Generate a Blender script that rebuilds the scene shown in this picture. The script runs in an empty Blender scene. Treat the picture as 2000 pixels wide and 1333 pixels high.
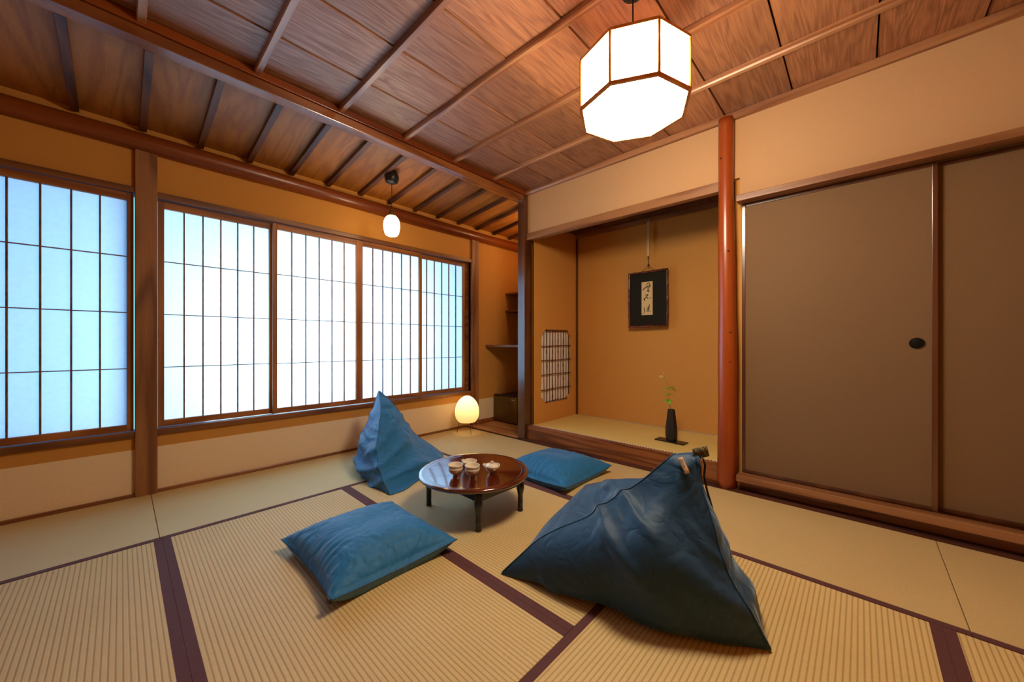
import bpy, bmesh, math, random
from mathutils import Vector, Matrix, noise
PI = math.pi
random.seed(7)
SC = bpy.context.scene
COL = SC.collection

# ------------------------------------------------------------------ camera
CAM_H = 0.95
cd = bpy.data.cameras.new('camera')
cd.sensor_width = 36; cd.sensor_fit = 'HORIZONTAL'
cd.lens = 36 * 720.8 / 2000
cd.shift_y = 4.5 / 2000
cd.clip_start = 0.02; cd.clip_end = 60
cam = bpy.data.objects.new('camera', cd); COL.objects.link(cam)
cam.location = (0, 0, CAM_H)
cam.rotation_euler = (PI / 2, 0, math.atan(680 / 720.8))
SC.camera = cam

# ------------------------------------------------------------------ view, world, daylight
SC.view_settings.view_transform = 'Standard'
SC.view_settings.look = 'None'
SC.view_settings.gamma = 1
SC.view_settings.use_curve_mapping = False
SC.view_settings.exposure = 0.80
SC.cycles.max_bounces = 10
SC.cycles.diffuse_bounces = 5
SC.cycles.glossy_bounces = 4
SC.cycles.transmission_bounces = 6
SC.cycles.caustics_reflective = False
SC.cycles.caustics_refractive = False
SC.cycles.sample_clamp_indirect = 6.0

world = bpy.data.worlds.new('sky'); SC.world = world
world.use_nodes = True
wb = world.node_tree.nodes['Background']
wb.inputs[0].default_value = (0.14, 0.50, 1.0, 1)
wb.inputs[1].default_value = 1.45

def area(name, loc, rot, sx, sy, power, color, spread=PI):
    l = bpy.data.lights.new(name, 'AREA'); l.shape = 'RECTANGLE'
    l.size = sx; l.size_y = sy; l.energy = power; l.color = color; l.spread = spread
    o = bpy.data.objects.new(name, l); COL.objects.link(o)
    o.location = loc; o.rotation_euler = rot
    return o
# daylight from the open yard outside the paper screens
area('yard_daylight', (-4.15, 1.25, 0.95), (0, -PI / 2, 0), 1.3, 1.5, 78, (0.48, 0.78, 1.0))

# ------------------------------------------------------------------ helpers
class MB:
    """collects shapes into one mesh; mi = material index"""
    def __init__(s): s.v = []; s.f = []; s.m = []; s.sm = []
    def add(s, verts, faces, mi=0, smooth=False):
        b = len(s.v); s.v += [tuple(v) for v in verts]
        for f in faces: s.f.append([b + i for i in f]); s.m.append(mi); s.sm.append(smooth)
    def box(s, x0, x1, y0, y1, z0, z1, mi=0):
        s.add([(x0,y0,z0),(x1,y0,z0),(x1,y1,z0),(x0,y1,z0),(x0,y0,z1),(x1,y0,z1),(x1,y1,z1),(x0,y1,z1)],
              [(0,3,2,1),(4,5,6,7),(0,1,5,4),(1,2,6,5),(2,3,7,6),(3,0,4,7)], mi)
    def hexa(s, p, mi=0):
        s.add(p, [(0,3,2,1),(4,5,6,7),(0,1,5,4),(1,2,6,5),(2,3,7,6),(3,0,4,7)], mi)
    def tube(s, pts, rad, n=10, mi=0, caps=True, smooth=True, twist=0, closed=False):
        pts = [Vector(p) for p in pts]; k = len(pts)
        if not hasattr(rad, '__len__'): rad = [rad] * k
        vs = []; up = None
        for i, p in enumerate(pts):
            if closed: d = pts[(i+1) % k] - pts[i-1]
            else: d = pts[min(i+1, k-1)] - pts[max(i-1, 0)]
            d.normalize()
            if up is None:
                up = Vector((0,0,1)) if abs(d.z) < .9 else Vector((1,0,0))
            a = d.cross(up).normalized(); b = a.cross(d).normalized(); up = b
            for j in range(n):
                t = 2*PI*j/n + twist
                vs.append(p + (a*math.cos(t) + b*math.sin(t)) * rad[i])
        fs = []
        for i in range(k if closed else k-1):
            i2 = (i+1) % k
            for j in range(n):
                fs.append((i*n+j, i*n+(j+1)%n, i2*n+(j+1)%n, i2*n+j))
        if caps and not closed:
            fs.append(tuple(range(n))[::-1]); fs.append(tuple((k-1)*n+j for j in range(n)))
        s.add(vs, fs, mi, smooth)
    def lathe(s, prof, n=32, c=(0,0,0), mi=0, smooth=True, cap0=False, cap1=False, rot=0, close=False):
        vs = []; fs = []; k = len(prof)
        for r, z in prof:
            for j in range(n):
                t = 2*PI*j/n + rot
                vs.append((c[0]+r*math.cos(t), c[1]+r*math.sin(t), c[2]+z))
        for i in range(k if close else k-1):
            i2 = (i+1) % k
            for j in range(n): fs.append((i*n+j, i*n+(j+1)%n, i2*n+(j+1)%n, i2*n+j))
        if cap0: fs.append(tuple(range(n))[::-1])
        if cap1: fs.append(tuple((k-1)*n+j for j in range(n)))
        s.add(vs, fs, mi, smooth)
    def prism(s, poly, ax, a, b, mi=0):
        """poly in the two other axes, extruded along ax from a to b"""
        def P(q, t):
            if ax == 'x': return (t, q[0], q[1])
            if ax == 'y': return (q[0], t, q[1])
            return (q[0], q[1], t)
        n = len(poly)
        s.add([P(q, a) for q in poly] + [P(q, b) for q in poly],
              [tuple(range(n))[::-1], tuple(range(n, 2*n))] + [(i, (i+1)%n, n+(i+1)%n, n+i) for i in range(n)], mi)
    def build(s, name, mats, parent=None, bevel=0, sub=0, kind=None, seg=2):
        me = bpy.data.meshes.new(name)
        off = Vector((0,0,0))
        if parent is not None:
            q = parent
            while q is not None: off = off + q.location; q = q.parent
        me.from_pydata([tuple(Vector(v) - off) for v in s.v], [], s.f)
        if not isinstance(mats, (list, tuple)): mats = [mats]
        for m in mats: me.materials.append(m)
        for p, mi, sm in zip(me.polygons, s.m, s.sm): p.material_index = mi; p.use_smooth = sm
        bm = bmesh.new(); bm.from_mesh(me); bmesh.ops.recalc_face_normals(bm, faces=bm.faces); bm.to_mesh(me); bm.free()
        me.update()
        o = bpy.data.objects.new(name, me); COL.objects.link(o)
        if parent is not None: o.parent = parent
        if bevel:
            md = o.modifiers.new('bevel', 'BEVEL'); md.width = bevel; md.segments = seg; md.limit_method = 'ANGLE'; md.angle_limit = math.radians(35)
            md.harden_normals = False
        if sub:
            md = o.modifiers.new('sub', 'SUBSURF'); md.levels = sub; md.render_levels = sub
        if kind: o['kind'] = kind
        return o

def thing(name, label, cat, loc, group=None):
    o = bpy.data.objects.new(name, None); COL.objects.link(o); o.location = loc
    o.empty_display_size = .05
    o['label'] = label; o['category'] = cat
    if group: o['group'] = group
    return o
def tag(o, label, cat, group=None):
    o['label'] = label; o['category'] = cat
    if group: o['group'] = group
    return o
def struct_empty(name, loc=(0,0,0)):
    o = bpy.data.objects.new(name, None); COL.objects.link(o); o.location = loc
    o['kind'] = 'structure'; o.empty_display_size = .05
    return o
def box_struct(name, b, mat, parent=None, bevel=0):
    m = MB(); m.box(*b); return m.build(name, mat, parent, bevel, kind=None if parent else 'structure')

# ------------------------------------------------------------------ materials
def srgb(h):
    h = h.lstrip('#'); c = [int(h[i:i+2], 16)/255 for i in (0,2,4)]
    return tuple(x/12.92 if x <= .04045 else ((x+.055)/1.055)**2.4 for x in c) + (1,)

class N:
    def __init__(s, name):
        s.m = bpy.data.materials.new(name); s.m.use_nodes = True; s.t = s.m.node_tree
        s.b = s.t.nodes['Principled BSDF']; s.out = s.t.nodes['Material Output']
    def n(s, typ, **kw):
        x = s.t.nodes.new(typ)
        for k, v in kw.items():
            if k.startswith('i_'):
                key = k[2:]; key = int(key) if key.isdigit() else key.replace('_', ' ')
                x.inputs[key].default_value = v
            else: setattr(x, k, v)
        return x
    def l(s, a, b): s.t.links.new(a, b)
    def math(s, op, a, b=None, clamp=False):
        x = s.t.nodes.new('ShaderNodeMath'); x.operation = op; x.use_clamp = clamp
        for i, q in enumerate((a, b)):
            if q is None: continue
            if isinstance(q, (int, float)): x.inputs[i].default_value = q
            else: s.l(q, x.inputs[i])
        return x.outputs[0]
    def ramp(s, fac, stops, interp='LINEAR'):
        x = s.t.nodes.new('ShaderNodeValToRGB'); e = x.color_ramp; e.interpolation = interp
        while len(e.elements) < len(stops): e.elements.new(.5)
        for el, (p, c) in zip(e.elements, stops): el.position = p; el.color = c if len(c) == 4 else tuple(c)+(1,)
        s.l(fac, x.inputs[0]); return x.outputs[0]
    def coord(s, scale=(1,1,1), loc=(0,0,0), rot=(0,0,0), obj=True):
        tc = s.n('ShaderNodeTexCoord'); mp = s.n('ShaderNodeMapping')
        mp.inputs['Scale'].default_value = scale; mp.inputs['Location'].default_value = loc; mp.inputs['Rotation'].default_value = rot
        s.l(tc.outputs['Object'], mp.inputs[0]); return mp.outputs[0]
    def noise(s, vec, scale, detail=4, rough=.55, dist=0):
        x = s.n('ShaderNodeTexNoise'); x.inputs['Scale'].default_value = scale; x.inputs['Detail'].default_value = detail
        x.inputs['Roughness'].default_value = rough; x.inputs['Distortion'].default_value = dist
        s.l(vec, x.inputs['Vector']); return x.outputs[0]
    def mix(s, fac, a, b, mode='MIX'):
        x = s.n('ShaderNodeMix', data_type='RGBA', blend_type=mode)
        for inp, q in ((x.inputs[0], fac), (x.inputs[6], a), (x.inputs[7], b)):
            if isinstance(q, (int, float)): inp.default_value = q
            elif isinstance(q, tuple): inp.default_value = q if len(q) == 4 else q+(1,)
            else: s.l(q, inp)
        return x.outputs[2]
    def bump(s, h, strength=.3, dist=.01):
        x = s.n('ShaderNodeBump'); x.inputs['Strength'].default_value = strength; x.inputs['Distance'].default_value = dist
        s.l(h, x.inputs['Height']); s.l(x.outputs[0], s.b.inputs['Normal'])
    def base(s, c):
        if isinstance(c, tuple): s.b.inputs['Base Color'].default_value = c
        else: s.l(c, s.b.inputs['Base Color'])
    def set(s, **kw):
        for k, v in kw.items(): s.b.inputs[k.replace('_', ' ')].default_value = v

def mat_plain(name, col, rough=.6, metal=0, bump=0, bscale=60, coat=0, spec=.5):
    M = N(name); M.set(Roughness=rough, Metallic=metal)
    M.b.inputs['Specular IOR Level'].default_value = spec
    v = M.coord(); nz = M.noise(v, bscale, 3)
    M.base(M.mix(nz, tuple(x*.88 for x in col[:3])+(1,), tuple(min(1, x*1.1) for x in col[:3])+(1,)))
    if bump: M.bump(nz, bump, .004)
    if coat: M.b.inputs['Coat Weight'].default_value = coat; M.b.inputs['Coat Roughness'].default_value = .08
    return M.m

def mat_wood(name, dark, light, axis='y', rough=.4, grain=22, board=0, board_axis='x', board_off=0, coat=0, contrast=1.0, fine=.35, bump=.25, cath=1.0, streak=None, spec=.5):
    """contour lines of a stretched noise give the arched (cathedral) figure of flat-sawn cedar"""
    M = N(name); M.set(Roughness=rough)
    st = {'x': (.11, 1, 1), 'y': (1, .11, 1), 'z': (1, 1, .11)}[axis]
    tc = M.n('ShaderNodeTexCoord'); src = tc.outputs['Object']
    shade = None
    if board:
        sep = M.n('ShaderNodeSeparateXYZ'); M.l(src, sep.inputs[0])
        comp = sep.outputs[{'x':0,'y':1,'z':2}[board_axis]]
        idx = M.math('FLOOR', M.math('DIVIDE', M.math('SUBTRACT', comp, board_off), board))
        wn = M.n('ShaderNodeTexWhiteNoise', noise_dimensions='1D'); M.l(idx, wn.inputs['W'])
        add = M.n('ShaderNodeVectorMath', operation='MULTIPLY_ADD'); M.l(wn.outputs['Color'], add.inputs[0])
        add.inputs[1].default_value = (9, 9, 9); M.l(src, add.inputs[2]); src = add.outputs[0]
        shade = wn.outputs['Value']
    mp = M.n('ShaderNodeMapping'); mp.inputs['Scale'].default_value = st; M.l(src, mp.inputs[0])
    n1 = M.noise(mp.outputs[0], 3.2*cath, 2.5, .5, .3)
    rings = M.math('SINE', M.math('MULTIPLY', n1, grain*PI*2))
    rings = M.math('ADD', M.math('MULTIPLY', rings, .5), .5)
    mp2 = M.n('ShaderNodeMapping'); mp2.inputs['Scale'].default_value = tuple(.03/.11*q if q < 1 else 1 for q in st); M.l(src, mp2.inputs[0])
    n2 = M.noise(mp2.outputs[0], 160, 4, .65)
    f = M.math('ADD', M.math('MULTIPLY', M.math('POWER', rings, 1.6), .55*contrast), M.math('MULTIPLY', n2, fine*1.6))
    nb = M.noise(mp.outputs[0], 1.1, 2)
    f = M.math('ADD', f, M.math('MULTIPLY', nb, .25))
    c = M.ramp(f, [(.12, light), (.55, tuple((a+b)/2 for a, b in zip(dark, light))), (1.0, dark)])
    if shade is not None:
        hv = M.n('ShaderNodeHueSaturation'); M.l(c, hv.inputs['Color'])
        M.l(M.math('ADD', M.math('MULTIPLY', shade, .35), .85), hv.inputs['Value']); c = hv.outputs[0]
    M.base(c)
    if streak:   # raised weathered grain catches the light
        r = M.ramp(f, [(.25, (rough-.12,)*3), (.8, (rough+.2,)*3)]); M.l(r, M.b.inputs['Roughness'])
    M.bump(f, bump, .004)
    if coat: M.b.inputs['Coat Weight'].default_value = coat; M.b.inputs['Coat Roughness'].default_value = .12
    M.b.inputs['Specular IOR Level'].default_value = spec
    return M.m

def mat_plaster(name, col, rough=.85, sc=240):
    M = N(name); M.set(Roughness=rough); v = M.coord()
    a = M.noise(v, sc, 4, .7); b = M.noise(v, 1.3, 3, .5)
    c1 = M.mix(a, tuple(x*.86 for x in col[:3])+(1,), tuple(min(1,x*1.08) for x in col[:3])+(1,))
    M.base(M.mix(M.math('MULTIPLY', b, .25), c1, tuple(x*.8 for x in col[:3])+(1,)))
    M.bump(a, .22, .002); return M.m

def mat_tatami(name, light, dark, along='x', ribs=1.0, rough=.62):
    """ribs run along the mat's length 15 mm apart, with tiny rush stitches across them"""
    M = N(name); M.set(Roughness=rough)
    tc = M.n('ShaderNodeTexCoord'); sep = M.n('ShaderNodeSeparateXYZ'); M.l(tc.outputs['Object'], sep.inputs[0])
    L, W = (sep.outputs[0], sep.outputs[1]) if along == 'x' else (sep.outputs[1], sep.outputs[0])
    ph = M.math('MULTIPLY', W, 2*PI/.0152)
    rib = M.math('ADD', M.math('MULTIPLY', M.math('COSINE', ph), .5), .5)
    row = M.math('FLOOR', M.math('DIVIDE', W, .0152))
    st = M.math('ADD', M.math('MULTIPLY', L, 2*PI/.009), M.math('MULTIPLY', row, PI))
    stitch = M.math('ADD', M.math('MULTIPLY', M.math('SINE', st), .5), .5)
    groove = M.math('POWER', rib, 5)
    vec = M.n('ShaderNodeMapping'); vec.inputs['Scale'].default_value = (1, .12, 1) if along == 'x' else (.12, 1, 1)
    M.l(tc.outputs['Object'], vec.inputs[0])
    nf = M.noise(vec.outputs[0], 420, 3, .6); nl = M.noise(M.coord(), 2.2, 3)
    f = M.math('ADD', M.math('MULTIPLY', groove, .30*ribs), M.math('MULTIPLY', nf, .45))
    f = M.math('ADD', f, M.math('MULTIPLY', M.math('MULTIPLY', groove, stitch), .25*ribs))
    f = M.math('ADD', f, M.math('MULTIPLY', nl, .22))
    M.base(M.ramp(f, [(.15, light), (.95, dark)]))
    h = M.math('SUBTRACT', 1.0, M.math('ADD', M.math('MULTIPLY', groove, 1.0*ribs), M.math('MULTIPLY', nf, .25)))
    M.bump(h, .32, .003); return M.m

def mat_fabric(name, col, rough=.75, sheen=.25, sc=900, spec=.35, crumple=0):
    M = N(name); M.set(Roughness=rough); M.b.inputs['Specular IOR Level'].default_value = spec
    v = M.coord()
    w1 = M.n('ShaderNodeTexWave', wave_type='BANDS', bands_direction='X'); w1.inputs['Scale'].default_value = sc/6; M.l(v, w1.inputs[0])
    w2 = M.n('ShaderNodeTexWave', wave_type='BANDS', bands_direction='Z'); w2.inputs['Scale'].default_value = sc/6; M.l(v, w2.inputs[0])
    wv = M.math('MULTIPLY', M.math('ADD', w1.outputs[1], w2.outputs[1]), .5)
    a = M.noise(v, 38, 5, .6); f = M.math('ADD', M.math('MULTIPLY', a, .7), M.math('MULTIPLY', wv, .3))
    M.base(M.mix(f, tuple(x*.72 for x in col[:3])+(1,), tuple(min(1, x*1.25) for x in col[:3])+(1,)))
    M.b.inputs['Sheen Weight'].default_value = sheen; M.b.inputs['Sheen Roughness'].default_value = .4
    M.b.inputs['Sheen Tint'].default_value = (.55, .75, 1, 1)
    # soft crumples of used cotton over the weave
    cr = M.math('ABSOLUTE', M.math('SUBTRACT', M.noise(v, 7.5, 2.5, .5, .6), .5))
    cr = M.math('MINIMUM', M.math('MULTIPLY', cr, 7), 1.0)
    h = M.math('ADD', M.math('MULTIPLY', cr, 1.05*crumple), M.math('MULTIPLY', f, .35)); M.bump(h, .55, .006); return M.m

def mat_emit(name, col, strength):
    M = N(name); M.base(col); M.set(Roughness=.6)
    v = M.coord(); nz = M.noise(v, 60, 4)
    M.l(M.mix(nz, tuple(x*.93 for x in col[:3])+(1,), col), M.b.inputs['Emission Color'])
    M.b.inputs['Emission Strength'].default_value = strength
    return M.m

WOOD_CEIL = mat_wood('ceiling_cedar_boards', srgb('#6e3c1e'), srgb('#c28458'), 'y', rough=.36, spec=.9, grain=11, board=.3557, board_axis='x', board_off=-2.071, contrast=.34, bump=.35, streak=1, cath=2.6, fine=.62)
WOOD_CEIL2 = mat_wood('sloping_ceiling_boards', srgb('#7c3d0c'), srgb('#c07c2e'), 'x', rough=.5, grain=8, board=.275, board_axis='y', board_off=.92, contrast=.45, cath=1.5, fine=.4)
WOOD_BATTEN = mat_wood('batten_wood', srgb('#7a4424'), srgb('#b88358'), 'x', spec=.8, rough=.36, grain=8, fine=.3)
WOOD_BEAM = mat_wood('beam_wood', srgb('#6a3414'), srgb('#a0602e'), 'y', spec=1.0, rough=.24, grain=7, fine=.25, bump=.1, coat=.6)
WOOD_RAFTER = mat_wood('rafter_wood', srgb('#3a1a08'), srgb('#71401a'), 'x', rough=.5, grain=8)
WOOD_POST = mat_wood('dark_post_wood', srgb('#42200e'), srgb('#6a3a20'), 'z', rough=.28, spec=.9, coat=.4, grain=5, fine=.25, bump=.1)
WOOD_POST2 = mat_wood('window_post_wood', srgb('#6b3d1c'), srgb('#a87344'), 'z', rough=.5, grain=9)
WOOD_LOG = mat_wood('peeled_red_log_wood', srgb('#63280a'), srgb('#93491a'), 'y', rough=.33, grain=4, fine=.3, bump=.12, coat=.15)
WOOD_REDPOST = mat_wood('polished_red_post_wood', srgb('#782a08'), srgb('#a54a16'), 'z', rough=.3, grain=4, fine=.3, bump=.2, coat=.25)
WOOD_SILL = mat_wood('alcove_sill_wood', srgb('#57260e'), srgb('#a05c2c'), 'x', rough=.36, grain=8, fine=.3, bump=.1, coat=.1, cath=1.6)
WOOD_LINTEL = mat_wood('lintel_wood', srgb('#7a4a2a'), srgb('#a9764c'), 'x', rough=.42, grain=8, fine=.3)
WOOD_FRAME = mat_wood('screen_frame_wood', srgb('#7c431a'), srgb('#b37238'), 'y', rough=.5, grain=10, fine=.3)
WOOD_STILE = mat_wood('screen_stile_wood', srgb('#7c431a'), srgb('#b37238'), 'z', rough=.5, grain=6, fine=.3)
WOOD_SILLW = mat_wood('window_rail_wood', srgb('#5d3316'), srgb('#8d5a30'), 'y', rough=.42, grain=9)
WOOD_FLOOR = mat_wood('alcove_floor_boards', srgb('#93562a'), srgb('#c98e55'), 'x', rough=.35, grain=8, board=.12, board_axis='y', board_off=2.72, fine=.25, bump=.1)
WOOD_SHELF = mat_wood('shelf_wood', srgb('#5c371d'), srgb('#8a5c36'), 'x', rough=.4, grain=8)
WOOD_DARK = mat_wood('toko_ceiling_wood', srgb('#3a1c0c'), srgb('#6b3c20'), 'x', rough=.5, grain=8, board=.36, board_axis='x', board_off=-2.3)
WOOD_LAMP = mat_wood('glow_tinted_frame_wood', srgb('#d0782c'), srgb('#f0b060'), 'z', rough=.45, grain=6)  # frame wood with the lamp's orange glow put into its colour
PLASTER = mat_plaster('ochre_clay_plaster', srgb('#c98b3c'))
PLASTER_TOP = mat_plaster('pale_clay_plaster', srgb('#c89b6c'))
PLASTER_TOKO = mat_plaster('alcove_clay_plaster', srgb('#d19242'))
WAINSCOT = mat_plaster('wainscot_paper', srgb('#ead0aa'), .7, 90)
TATAMI_X = mat_tatami('ribbed_rush_along_x', srgb('#dfc185'), srgb('#9a763c'), 'x')
TATAMI_Y = mat_tatami('ribbed_rush_along_y', srgb('#dfc185'), srgb('#9a763c'), 'y')
TATAMI_F = mat_tatami('fine_rush', srgb('#d2ba86'), srgb('#a88e5c'), 'y', ribs=.10)
TATAMI_BK = mat_tatami('rush_back', srgb('#d2b47c'), srgb('#a0814c'), 'x', ribs=.35)
TATAMI_TOKO = mat_tatami('alcove_rush', srgb('#e6c978'), srgb('#b8964a'), 'x', ribs=.05)
BORDER = mat_fabric('brown_cloth_border', srgb('#5a3230'), .8, .1)
FABRIC = mat_fabric('daylit_blue_cotton', srgb('#186aa0'), .55, .45, crumple=1)  # navy cloth made bluer: the window's daylight is partly in this colour
FABRIC_DK = mat_fabric('dark_blue_cotton', srgb('#1a4060'), .47, .45, crumple=1)
BLACKLAC = mat_plain('black_lacquer', srgb('#17130f'), .35, coat=.2)
TABLE_TOP = mat_wood('red_brown_lacquer', srgb('#3a0d04'), srgb('#571808'), 'x', rough=.12, grain=4, fine=.12, bump=.01, coat=1.0, spec=.7)
TABLE_TOP.node_tree.nodes['Principled BSDF'].inputs['Coat IOR'].default_value = 1.85
TABLE_TOP.node_tree.nodes['Principled BSDF'].inputs['Coat Roughness'].default_value = .07
TABLE_LEG = mat_plain('black_lacquered_legs', srgb('#14110e'), .3, coat=.3)
CERAMIC = mat_plain('ivory_glazed_ceramic', srgb('#dccdb4'), .18, bump=.05, bscale=90, coat=.5)
IRON = mat_plain('black_iron', srgb('#0e0c0b'), .45, metal=.5)
VASE = mat_plain('matt_black_bronze', srgb('#1a1310'), .5, bump=.2, bscale=200)
PAPERW = mat_plain('white_calligraphy_paper', srgb('#dcc08c'), .8, bump=.1, bscale=120)
INK = mat_plain('black_ink', srgb('#191208'), .8)
SEAL = mat_plain('red_seal', srgb('#a03818'), .8)
MOUNT = mat_fabric('dark_mounting_cloth', srgb('#1b1a10'), .85, .05)
BAMBOO_DK = mat_wood('smoked_bamboo', srgb('#451408'), srgb('#8a3a18'), 'z', rough=.22, grain=3, bump=.15, coat=.5)
TWIG = mat_wood('twig_lattice', srgb('#2f1206'), srgb('#7a3c18'), 'z', rough=.5, grain=4, bump=.3)
BAMBOO_LT = mat_plain('pale_bamboo', srgb('#c9ab74'), .4)
CORD = mat_plain('brown_cord', srgb('#33210f'), .8)
CORD_BK = mat_plain('black_cord', srgb('#15120e'), .6)
LEAF = mat_plain('fresh_green_leaf', srgb('#86c83a'), .5, bump=.1)
STEM = mat_plain('thin_stem', srgb('#8a8a3a'), .6)
PETAL = mat_plain('cream_petal', srgb('#f4ecc8'), .5)
PISTIL = mat_plain('yellow_pistil', srgb('#c9a020'), .5)
METAL_GOLD = mat_plain('bronze_fridge_door', srgb('#6b5834'), .3, metal=.8)
FRIDGE_BK = mat_plain('black_fridge_body', srgb('#14140f'), .4)
CHROME = mat_plain('chrome', srgb('#c8c4b8'), .2, metal=1)
PLASTIC_BK = mat_plain('black_plastic', srgb('#100d0a'), .4)
LABELCLOTH = mat_fabric('cream_label_cloth', srgb('#d8b698'), .8, .1)
CHASE = mat_plain('gap_black', srgb('#120804'), .9)
FUSUMA = mat_plaster('brown_sliding_door_paper', srgb('#7a5a38'), .8, 150)

def mk_check(name, a, b, sx=260):
    M = N(name); M.set(Roughness=.75)
    ck = M.n('ShaderNodeTexChecker'); ck.inputs['Scale'].default_value = sx; ck.inputs[1].default_value = a; ck.inputs[2].default_value = b
    M.l(M.coord(rot=(.3, .4, .78)), ck.inputs[0]); M.base(ck.outputs[0]); return M.m
TAGCLOTH = mk_check('patterned_tag_cloth', srgb('#7d6a44'), srgb('#2e2614'), 170)
def mk_zigzag():
    M = N('black_and_white_alcove_binding'); M.set(Roughness=.8)
    tc = M.n('ShaderNodeTexCoord'); sep = M.n('ShaderNodeSeparateXYZ'); M.l(tc.outputs['Object'], sep.inputs[0])
    s1 = M.math('ADD', M.math('SINE', M.math('MULTIPLY', sep.outputs[0], 2*PI/.022)), M.math('SINE', M.math('MULTIPLY', M.math('ADD', sep.outputs[1], sep.outputs[2]), 2*PI/.016)))
    M.base(M.ramp(s1, [(.45, srgb('#e6ddc8')), (.55, srgb('#1c1914'))])); return M.m
BINDING = mk_zigzag()

def mk_shoji():
    m = bpy.data.materials.new('translucent_shoji_paper'); m.use_nodes = True; t = m.node_tree
    t.nodes.clear(); o = t.nodes.new('ShaderNodeOutputMaterial')
    d = t.nodes.new('ShaderNodeBsdfDiffuse'); tr = t.nodes.new('ShaderNodeBsdfTranslucent'); mx = t.nodes.new('ShaderNodeMixShader')
    tc = t.nodes.new('ShaderNodeTexCoord'); nz = t.nodes.new('ShaderNodeTexNoise'); nz.inputs['Scale'].default_value = 45; nz.inputs['Detail'].default_value = 5
    cr = t.nodes.new('ShaderNodeValToRGB'); cr.color_ramp.elements[0].color = (.84,.86,.88,1); cr.color_ramp.elements[1].color = (.93,.94,.95,1)
    t.links.new(tc.outputs['Object'], nz.inputs['Vector']); t.links.new(nz.outputs[0], cr.inputs[0])
    t.links.new(cr.outputs[0], d.inputs[0]); t.links.new(cr.outputs[0], tr.inputs[0])
    mx.inputs[0].default_value = .6
    t.links.new(d.outputs[0], mx.inputs[1]); t.links.new(tr.outputs[0], mx.inputs[2]); t.links.new(mx.outputs[0], o.inputs[0])
    return m
SHOJI = mk_shoji()
LAMP_PAPER = mat_emit('lit_lamp_paper', (1.0, .87, .66, 1), 35.0)
GLOBE = mat_emit('lit_globe_glass', (1.0, .74, .40, 1), 15.0)

# ------------------------------------------------------------------ room dimensions (metres; camera stands at x=0, y=0)
XL = -3.27      # window wall
YT = 2.72       # line of the posts of the alcoves
YW = 2.765      # plaster above the alcove
YB = 3.60       # back of the alcove
XR = 1.10; YR = -1.55
ZC = 2.45

# floor
box_struct('floor', (-3.42, XR+.1, YR-.1, YB+.1, -.12, -.0505), mat_plain('subfloor', srgb('#5a4228'), .9))
# ---- tatami mats
def mat_piece(x0, x1, y0, y1, along, weave, label, grp, borders):
    t = thing('tatami_mat', label, 'tatami mat', ((x0+x1)/2, (y0+y1)/2, -.05), grp)
    g = .0012
    m = MB(); m.box(x0+g, x1-g, y0+g, y1-g, -.05, 0); m.build('rush_surface', weave, t, bevel=.002)
    b = .03
    for s in borders:
        m = MB()
        if s == 'y0': m.box(x0+g, x1-g, y0+.0004, y0+b, -.049, .0012)
        if s == 'y1': m.box(x0+g, x1-g, y1-b, y1-.0004, -.049, .0012)
        if s == 'x0': m.box(x0+.0004, x0+b, y0+g, y1-g, -.049, .0012)
        if s == 'x1': m.box(x1-b, x1-.0004, y0+g, y1-g, -.049, .0012)
        m.build('cloth_border', BORDER, t)
    return t
G = 'tatami mats covering the floor'
mat_piece(-3.255, -2.46, .13, 1.89, 'y', TATAMI_F, 'smooth greenish tatami mat under the paper screens, carrying the upright beanbag', G, ['x1'])
mat_piece(-3.255, -2.46, -1.50, .13, 'y', TATAMI_F, 'smooth tatami mat along the screen wall nearest the photographer', G, ['x1'])
mat_piece(-3.255, -1.495, 1.89, 2.69, 'x', TATAMI_BK, 'pale tatami mat in the corner under the egg shaped paper floor lamp', G, ['y0'])
mat_piece(-1.495, .265, 1.89, 2.69, 'x', TATAMI_BK, 'pale tatami mat at the foot of the red post, along the alcove sill', G, ['y0'])
mat_piece(.265, 1.09, 1.89, 2.69, 'x', TATAMI_BK, 'pale tatami mat at the foot of the farther brown sliding door', G, ['y0'])
mat_piece(-2.46, -.697, 1.014, 1.89, 'x', TATAMI_X, 'ribbed tatami mat under the low round table', G, ['y0', 'y1'])
mat_piece(-2.46, -.697, .138, 1.014, 'x', TATAMI_X, 'ribbed tatami mat in the foreground carrying the nearer blue cushion', G, ['y0', 'y1'])
mat_piece(-2.46, -.697, -.738, .138, 'x', TATAMI_X, 'ribbed tatami mat at the near edge of the room', G, ['y0', 'y1'])
mat_piece(-.697, .20, .11, 1.89, 'y', TATAMI_Y, 'ribbed tatami mat laid crosswise under the large dark beanbag', G, ['x0', 'x1'])
mat_piece(.20, 1.09, .11, 1.89, 'y', TATAMI_Y, 'ribbed tatami mat beside the sliding doors on the far side of the large dark beanbag', G, ['x0', 'x1'])
mat_piece(-.697, .20, -1.50, .11, 'y', TATAMI_Y, 'ribbed tatami mat behind the photographer', G, ['x0', 'x1'])
# edging boards around the mats
EDGING = mat_wood('floor_edging_wood', srgb('#3a1c10'), srgb('#5e3220'), 'x', rough=.75, grain=6, spec=.2)
box_struct('trim_1', (-2.47, XR, 2.6905, 2.7925, -.05, .0085), EDGING, bevel=.002)
box_struct('trim_2', (-3.275, -2.47, 2.6905, 2.722, -.05, .004), EDGING, bevel=.002)
box_struct('baseboard_left', (XL, -3.256, YR, 2.69, -.05, .02), WOOD_BEAM, bevel=.002)

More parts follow.
